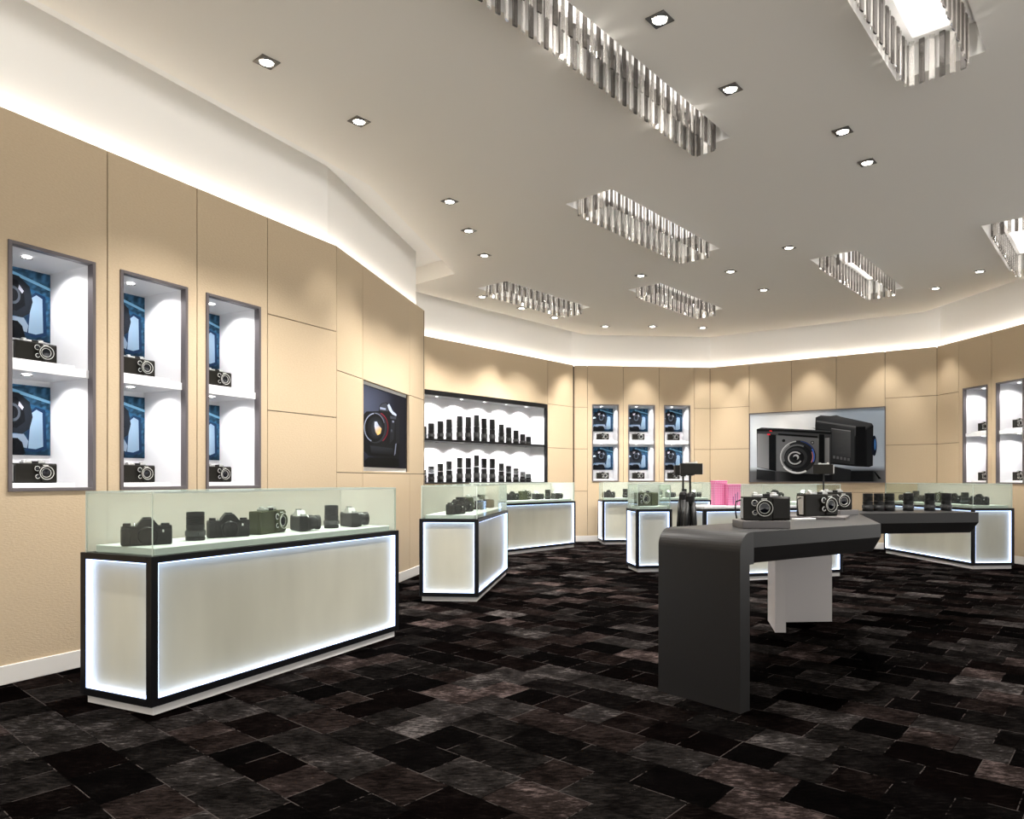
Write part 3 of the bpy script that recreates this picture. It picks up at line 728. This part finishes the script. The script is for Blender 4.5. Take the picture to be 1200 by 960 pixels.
# ------------------------------------------------------------------ posters
def XA(x, y):       # large-poster tracing (1052 x 530 sketch) to 0..1
    u = (x - 60) / 1052; vt = 97 - 39 * u; vb = 625 + 10 * u; return (u, (vb - y) / (vb - vt))
def pa(*pts): return [XA(*p) for p in pts]
G = lambda v: srgb(v, v + 1, v + 3)
def big_bg(u, v):
    if v < .16: return lerp(G(92), G(14), min(1, u * 3.2) if u < .5 else min(1, (1 - u) * 9 + .0) if u > .93 else 1)
    k = max(0, 1 - hypot((u - .34) / .38, (v - .80) / .55)); k2 = max(0, 1 - abs(u - .02) / .16) * .3
    return lerp(srgb(150, 162, 176), srgb(252, 253, 254), min(1, k * 1.25 + k2 + .10 * (1 - v)))
art = [
    (pa((600, 128), (640, 112), (715, 118), (760, 112), (795, 125), (1020, 180), (1032, 200), (1028, 510), (1000, 520), (905, 515), (600, 480), (596, 190)), [G(40), G(60), G(70), G(70), G(70), G(60), G(16), G(8), G(8), G(8), G(30), G(36)]),
    (pa((605, 150), (905, 200), (905, 214), (605, 162)), G(88)),
    (pa((620, 190), (895, 225), (895, 500), (620, 470)), G(42)),
    (pa((718, 212), (866, 234), (866, 446), (718, 424)), [G(54), G(72), G(58), G(44)]),
    (pa((722, 214), (866, 236), (866, 242), (722, 220)), G(120)),
    (pa((905, 205), (975, 205), (975, 515), (905, 512)), G(8)), (pa((985, 230), (1026, 215), (1024, 505), (985, 512)), G(26)),
    (ell(*XA(1038, 355), .018, .14, 18), srgb(14, 20, 34)), (ell(*XA(1044, 345), .006, .08, 12), srgb(60, 110, 170)),
    (pa((568, 208), (720, 232), (725, 250), (722, 570), (690, 585), (690, 250)), G(30)),
    (pa((118, 215), (160, 202), (270, 208), (330, 210), (715, 235), (722, 270), (720, 580), (640, 578), (280, 545), (122, 515)), [G(50), G(70), G(60), G(56), G(60), G(50), G(40), G(30), G(34), G(50)]),
    (pa((122, 212), (330, 218), (720, 246), (718, 262), (330, 235), (122, 232)), G(14)),
    (pa((124, 250), (222, 254), (222, 530), (124, 512)), [G(118), G(92), G(120), G(132)]),
    (pa((224, 256), (280, 260), (280, 545), (224, 535)), G(10)),
    (pa((284, 265), (625, 292), (622, 575), (284, 545)), [G(86), G(100), G(78), G(92)]),
    (pa((628, 260), (668, 262), (666, 580), (628, 578)), G(7)), (pa((672, 290), (708, 288), (706, 580), (672, 580)), [G(110), G(130), G(104), G(92)]),
    (pa((300, 250), (615, 275), (615, 288), (300, 262)), G(6)),
    (pa((228, 226), (248, 228), (248, 234), (228, 232)), srgb(220, 30, 40)), (pa((208, 252), (234, 252), (234, 264), (208, 262)), srgb(226, 30, 48)),
    (ell(*XA(345, 307), .013, .022, 14), G(12)), (ell(*XA(575, 325), .014, .024, 14), G(20)), (ell(*XA(575, 325), .008, .014, 14), G(130)),
    (ell(*XA(458, 435), .139, .235, 44), G(34)),
    (ringp(*XA(458, 435), .137, .232, .93, R(95), R(265)), G(170)), (ringp(*XA(458, 435), .137, .232, .94, R(20), R(80)), srgb(40, 60, 110)),
    (ringp(*XA(456, 436), .126, .214, .90, R(120), R(250)), G(110)), (ringp(*XA(458, 440), .137, .234, .90, R(215), R(300)), G(205)),
    (ell(*XA(452, 438), .112, .19, 40), G(22)), (ringp(*XA(452, 438), .110, .186, .88, R(60), R(200)), G(92)),
    (ell(*XA(446, 442), .086, .145, 36), G(44)), (ell(*XA(442, 444), .066, .112, 32), G(12)), (ringp(*XA(438, 444), .056, .095, .80, R(40), R(330)), G(168)),
    (ell(*XA(438, 444), .040, .068, 24), G(26)), (ell(*XA(446, 437), .022, .038, 18), G(180)), (ell(*XA(440, 445), .017, .03, 18), G(8)),
    (ringp(*XA(458, 435), .130, .222, .93, R(-20), R(30)), srgb(60, 100, 190)), (ringp(*XA(458, 435), .118, .20, .95, R(-25), R(20)), srgb(190, 120, 120)),
] + [(pa((735 + i * 27, 428 + i * 5), (753 + i * 27, 430 + i * 5), (753 + i * 27, 452 + i * 5), (735 + i * 27, 450 + i * 5)), G(84)) for i in range(5)] \
  + [(pa((120, 530), (275, 548), (275, 620), (118, 610)), [G(46), G(26), G(18), G(24)]), (pa((730, 510), (870, 540), (868, 628), (730, 625)), G(30)), (pa((1036, 555), (1050, 560), (1090, 612), (1070, 614)), G(6))]
poster('wide_camera_poster', 'wide framed poster of two grey compact cameras on the tan wall', 'poster', C2, db, BH[0], BH[2], BH[1] - BH[0], BH[3] - BH[2], -.002, art, None, (.018, 'nframe'), 24, 14, big_bg)

def XD(x, y):
    u = (x - 118) / 357; vt = 105 + 120 * u; vb = 838 + 32 * u; return (u, (vb - y) / (vb - vt))
def pd(*pts): return [XD(*p) for p in pts]
def eld(cx, cy, rx, ry, n=30): return [XD(cx + rx * cos(2 * pi * i / n), cy + ry * sin(2 * pi * i / n)) for i in range(n)]
def ard(cx, cy, rx, ry, k, a0, a1, n=16): return [XD(cx + rx * cos(a0 + (a1 - a0) * i / n), cy - ry * sin(a0 + (a1 - a0) * i / n)) for i in range(n + 1)] + [XD(cx + rx * k * cos(a1 - (a1 - a0) * i / n), cy - ry * k * sin(a1 - (a1 - a0) * i / n)) for i in range(n + 1)]
N_ = lambda v: srgb(v * .92, v * .98, v * 1.12)
def navy(u, v): return lerp(srgb(16, 17, 26), srgb(74, 80, 100), max(0, 1 - hypot((u + .02) / .75, (v - .72) / .6)) * .9 + max(0, .35 - hypot(u - .0, v - .3)) * .8)
art2 = [
    (pd((130, 380), (150, 350), (240, 345), (245, 300), (262, 275), (300, 262), (330, 290), (350, 345), (385, 385), (412, 400), (415, 650), (418, 720), (400, 765), (350, 770), (165, 742), (125, 690), (128, 640)), N_(16)),
    (pd((250, 300), (268, 278), (300, 270), (310, 300), (318, 345), (248, 338)), N_(52)),
    (pd((250, 308), (296, 318), (294, 334), (250, 326)), N_(150)),
    (pd((308, 290), (322, 278), (334, 300), (350, 340), (384, 372), (384, 390), (350, 372), (322, 335)), N_(176)),
    (pd((330, 385), (384, 395), (386, 420), (334, 412)), N_(60)), (pd((380, 402), (412, 404), (408, 640), (380, 640)), N_(26)),
    (pd((335, 420), (372, 430), (360, 600), (325, 640)), N_(30)), (ell(*XD(355, 438), .02, .014, 12), N_(140)), (ell(*XD(342, 520), .02, .02, 12), N_(70)),
    (eld(215, 492, 88, 140), N_(40)), (ard(222, 492, 92, 142, .95, R(-60), R(70)), srgb(120, 20, 40)), (eld(208, 492, 76, 128), N_(10)),
    (ard(208, 492, 78, 131, .93, R(95), R(250)), N_(150)), (ard(208, 492, 78, 131, .95, R(20), R(90)), N_(120)),
    (eld(212, 492, 58, 98), N_(26)), (eld(218, 495, 40, 74), N_(38)),
    (pd((205, 440), (222, 438), (236, 470), (258, 500), (250, 545), (228, 560), (212, 530), (204, 480)), [N_(190), N_(170), N_(150), srgb(190, 150, 90), srgb(214, 170, 90), srgb(200, 150, 70), srgb(170, 150, 120), N_(180)]),
    (pd((170, 650), (350, 680), (360, 740), (180, 725)), [N_(40), N_(34), N_(14), N_(16)]),
    (pd((130, 790), (160, 755), (400, 775), (412, 850), (150, 838)), N_(5)),
    (pd((372, 640), (382, 636), (372, 730), (360, 750)), N_(110)),
]
poster('camera_portrait_poster', 'dark navy poster of a black SLR camera on the tan wall', 'poster', K, d2, D0 + .045, 1.375, D1 - D0 - .09, .885, .035, art2, None, None, 14, 12, navy)
# pale backing of the poster's shallow recess
o = struct(MB().box(D0 + .02, D1 - .02, .04, .05, 1.31, 2.31, 'white').build('trim_poster_recess')); loc, rz = frame_at(K, d2); o.location = loc; o.rotation_euler = (0, 0, rz)

# ------------------------------------------------------------------ dark waterfall desk
ZD, ZL = .96, .785
o = thing('display_desk', 'dark grey angled waterfall desk carrying cameras and six lenses', 'desk', (0, 0, 0))
GA, AA = Vector((.662, 4.183)), Vector((1.03, 3.768)); dw = (AA - GA).normalized(); dd = Vector((-dw.y, dw.x)); WD = (AA - GA).length
B_, C_, D_, E_, F_, H_ = (2.145, 4.55), (2.59, 5.885), (3.71, 6.09), (3.61, 6.64), (1.83, 6.2), (1.32, 4.70)
q0 = GA + dd * .13; q1 = AA + dd * .13
poly = [tuple(q1), B_, C_, D_, E_, F_, H_, tuple(q0)]      # counter-clockwise from above
def shrink(pts, g):
    out = []; n_ = len(pts)
    for i in range(n_):
        p, q, r = Vector(pts[i - 1]), Vector(pts[i]), Vector(pts[(i + 1) % n_]); a = (q - p).normalized(); c = (r - q).normalized()
        na, nc = Vector((-a.y, a.x)), Vector((-c.y, c.x)); k = (na + nc) / max(.35, 1 + na.dot(nc)); out.append(tuple(q + k * g))
    return out
pi_ = shrink(poly, .045); pi_[0] = tuple(Vector(pi_[0]) - dd * .04); pi_[-1] = tuple(Vector(pi_[-1]) - dd * .04)
n = len(poly); b = MB()
vs = [(x, y, ZD) for x, y in poly] + [(x, y, ZD - .085) for x, y in poly] + [(x, y, ZL) for x, y in pi_]
fs = [[i + n, (i + 1) % n + n, (i + 1) % n, i] for i in range(n)] + [[i + 2 * n, (i + 1) % n + 2 * n, (i + 1) % n + n, i + n] for i in range(n)]
b.add(vs, fs, 'desk')
tri = [list(t_) for t_ in tessellate_polygon([[Vector((x, y, 0)) for x, y in poly]])]
def up(t_, pts, sgn):
    a, c, e = (Vector(pts[i]) for i in t_); s_ = (c - a).x * (e - a).y - (c - a).y * (e - a).x
    return t_ if s_ * sgn > 0 else t_[::-1]
b.add([(x, y, ZD) for x, y in poly], [up(t_, poly, 1) for t_ in tri], 'desk'); b.add([(x, y, ZL) for x, y in pi_], [up(t_, pi_, -1) for t_ in tri], 'desk'); b.build('desktop', o)
# leg: profile in (u along dd, z), swept across the width
rad, th = .10, .09; pr = [(0, 0), (0, ZD - rad)] + [(rad - rad * cos(a), ZD - rad + rad * sin(a)) for a in [pi / 2 * k / 10 for k in range(1, 11)]] + [(.131, ZD), (.131, ZL), (th, ZL), (th, 0)]
def sw(w): return [tuple(GA + dw * w + dd * u_) + (z,) for u_, z in pr]
b = MB(); r0, r1 = sw(0), sw(WD); n = len(pr)
b.add(r0 + r1, [[i, n + i, n + (i + 1) % n, (i + 1) % n] for i in range(n)], 'desk', False)
ct = [list(t_) for t_ in tessellate_polygon([[Vector((u_, z, 0)) for u_, z in pr]])]
b.add(r0, ct, 'desk'); b.add(r1, [t_[::-1] for t_ in ct], 'desk'); b.build('waterfall_leg', o)
s = MB(); s.prism([(1.86, 5.765), (1.947, 5.765), (2.04, 6.17), (2.04, 6.26), (1.955, 6.26)], 0, ZL + .004, 'support'); s.prism([(2.04, 6.175), (2.50, 6.21), (2.50, 6.29), (2.04, 6.26)], 0, ZL + .004, 'support'); s.build('support_pedestal', o)

def riser(lab, c, w, dp_, h_, rz): 
    o = thing('display_riser', lab, 'riser', (c[0], c[1], ZD), rz, 'risers on the dark desk'); MB().box(-w / 2, w / 2, -dp_ / 2, dp_ / 2, 0, h_, 'riser', .003).build('block', o); return o
riser('grey riser block under the nearest desk camera, by the waterfall leg', (1.27, 4.2), .28, .2, .045, R(2))
riser('low grey riser under the angled desk camera with hand strap', (1.99, 5.22), .36, .42, .018, R(62))
riser('grey riser at the desk bend, under the rear desk camera', (2.30, 5.72), .30, .30, .04, R(40))
place('desk_box', 'compact_camera', lambda o: (box_camera_parts(o, 'brownblk', -.018), strap(o)), 'black boxy camera nearest on the dark desk, beside the waterfall leg', 'camera', (1.30, 4.21, ZD + .0455), R(-3), 'boxy cameras on the desk', 1.08)
place('desk_box2', 'compact_camera', lambda o: (box_camera_parts(o, 'brownblk', .055), strap(o)), 'black boxy camera turned aside on the desk, hand strap at its end', 'camera', (1.985, 5.2, ZD + .0185), R(24), 'boxy cameras on the desk', 1.22)
put('box_black', 'black boxy camera half hidden at the back of the desk bend', (2.315, 5.72, ZD + .04), R(10), 'boxy cameras on the desk', 1.1)
o = thing('price_card', 'white folded card lying before the angled desk camera', 'card', (1.80, 4.96, ZD + .001), R(20)); MB().box(-.075, .075, -.035, .035, 0, .012, 'white', .002).build('card', o)
DLX = [(2.87, 'first of three lenses huddled together on the desk, next to the bend'), (2.972, 'middle of three lenses huddled together on the desk'), (3.074, 'third of three huddled desk lenses, followed by a gap'),
       (3.255, 'single desk lens just past the huddled three'), (3.46, 'next to last desk lens, standing alone'), (3.62, 'last lens at the tip of the dark desk')]
for i, (x, lab) in enumerate(DLX): put('lens_desk', 'black ' + lab if not lab.startswith('single') else 'black ' + lab, (x, 6.335 + (x - 2.87) * .12, ZD), R(-25 + 7 * i), 'lenses on the desk')

# ------------------------------------------------------------------ tripods with cameras
def tripod(lab, x, y, zt, legrot, group='camera tripods'):
    o = thing('tripod', lab, 'tripod', (x, y, 0), legrot, group)
    MB().lathe([(.011, .9), (.011, zt), (.0, zt)], 'plastic', 10).build('centre_column', o)
    MB().lathe([(0, .985), (.03, .985), (.042, 1.0), (.046, 1.03), (.046, 1.075), (.036, 1.10), (.014, 1.115)], 'plastic', 18).build('head', o)
    MB().lathe([(.012, zt - .012), (.03, zt - .010), (.03, zt), (0, zt)], 'plastic', 16).build('mounting_plate', o)
    for k in range(3):
        a = 2 * pi * k / 3; l_ = MB(); l_.tube([(cos(a) * .03, sin(a) * .03, 1.02), (cos(a) * .06, sin(a) * .06, .58)], .028, 'plastic', 10); l_.tube([(cos(a) * .06, sin(a) * .06, .58), (cos(a) * .12, sin(a) * .12, .012)], .018, 'plastic', 10); g = l_.build('leg', o)
        MB().lathe([(0, 0), (.024, 0), (.024, .03), (.018, .045)], 'greyband', 12, Matrix.Translation((cos(a) * .12, sin(a) * .12, 0))).build('rubber_foot', g)
    return o
tripod('black tripod nearer the desk, carrying the tripod camera in front', 1.42, 7.0, 1.29, R(80))
tripod('black tripod behind the nearer one, carrying the overlapped camera', 1.49, 7.72, 1.285, R(20))
put('box_black', 'black camera on the nearer tripod, seen from behind', (1.43, 7.0, 1.29), R(176), 'cameras on stands', .86)
put('box_black', 'black camera on the tripod behind, mostly overlapped', (1.50, 7.72, 1.285), R(186), 'cameras on stands', .86)
o = thing('camera_stand', 'slim black pole stand on the desk before the wide poster', 'stand', (2.43, 6.22, ZD))
MB().lathe([(0, 0), (.05, 0), (.05, .008), (.012, .014)], 'plastic', 18).build('base', o); MB().lathe([(.007, .012), (.007, 1.29 - ZD), (0, 1.29 - ZD)], 'plastic', 10).build('pole', o)
put('box_black', 'dark camera on the slim pole, against the wide poster', (2.43, 6.22, 1.29), R(150), 'cameras on stands', .66)

# ------------------------------------------------------------------ world + view
w = bpy.data.worlds.new('world'); S.world = w; w.use_nodes = True
wt = w.node_tree; tcw = wt.nodes.new('ShaderNodeTexCoord'); sxw = wt.nodes.new('ShaderNodeSeparateXYZ'); rw = wt.nodes.new('ShaderNodeValToRGB')
mw = wt.nodes.new('ShaderNodeMapRange'); mw.inputs[1].default_value = -1; mw.inputs[2].default_value = 1
wt.links.new(tcw.outputs['Generated'], sxw.inputs[0]); wt.links.new(sxw.outputs[2], mw.inputs[0]); wt.links.new(mw.outputs[0], rw.inputs[0]); wt.links.new(rw.outputs[0], wt.nodes['Background'].inputs[0])
rw.color_ramp.elements[0].position = .42; rw.color_ramp.elements[0].color = (1, .97, .93, 1); rw.color_ramp.elements[1].position = .54; rw.color_ramp.elements[1].color = (.34, .335, .325, 1)   # added fill: brighter below the horizon to lift the ceiling, dimmer above
S.view_settings.view_transform = 'Standard'; S.view_settings.look = 'None'; S.view_settings.gamma = 1; S.view_settings.use_curve_mapping = False
w.node_tree.nodes['Background'].inputs[1].default_value = 3.7
S.view_settings.exposure = 0.
S.cycles.use_denoising = True; S.cycles.max_bounces = 10; S.cycles.transparent_max_bounces = 24; S.cycles.caustics_reflective = False; S.cycles.caustics_refractive = False
S.cycles.sample_clamp_indirect = 6
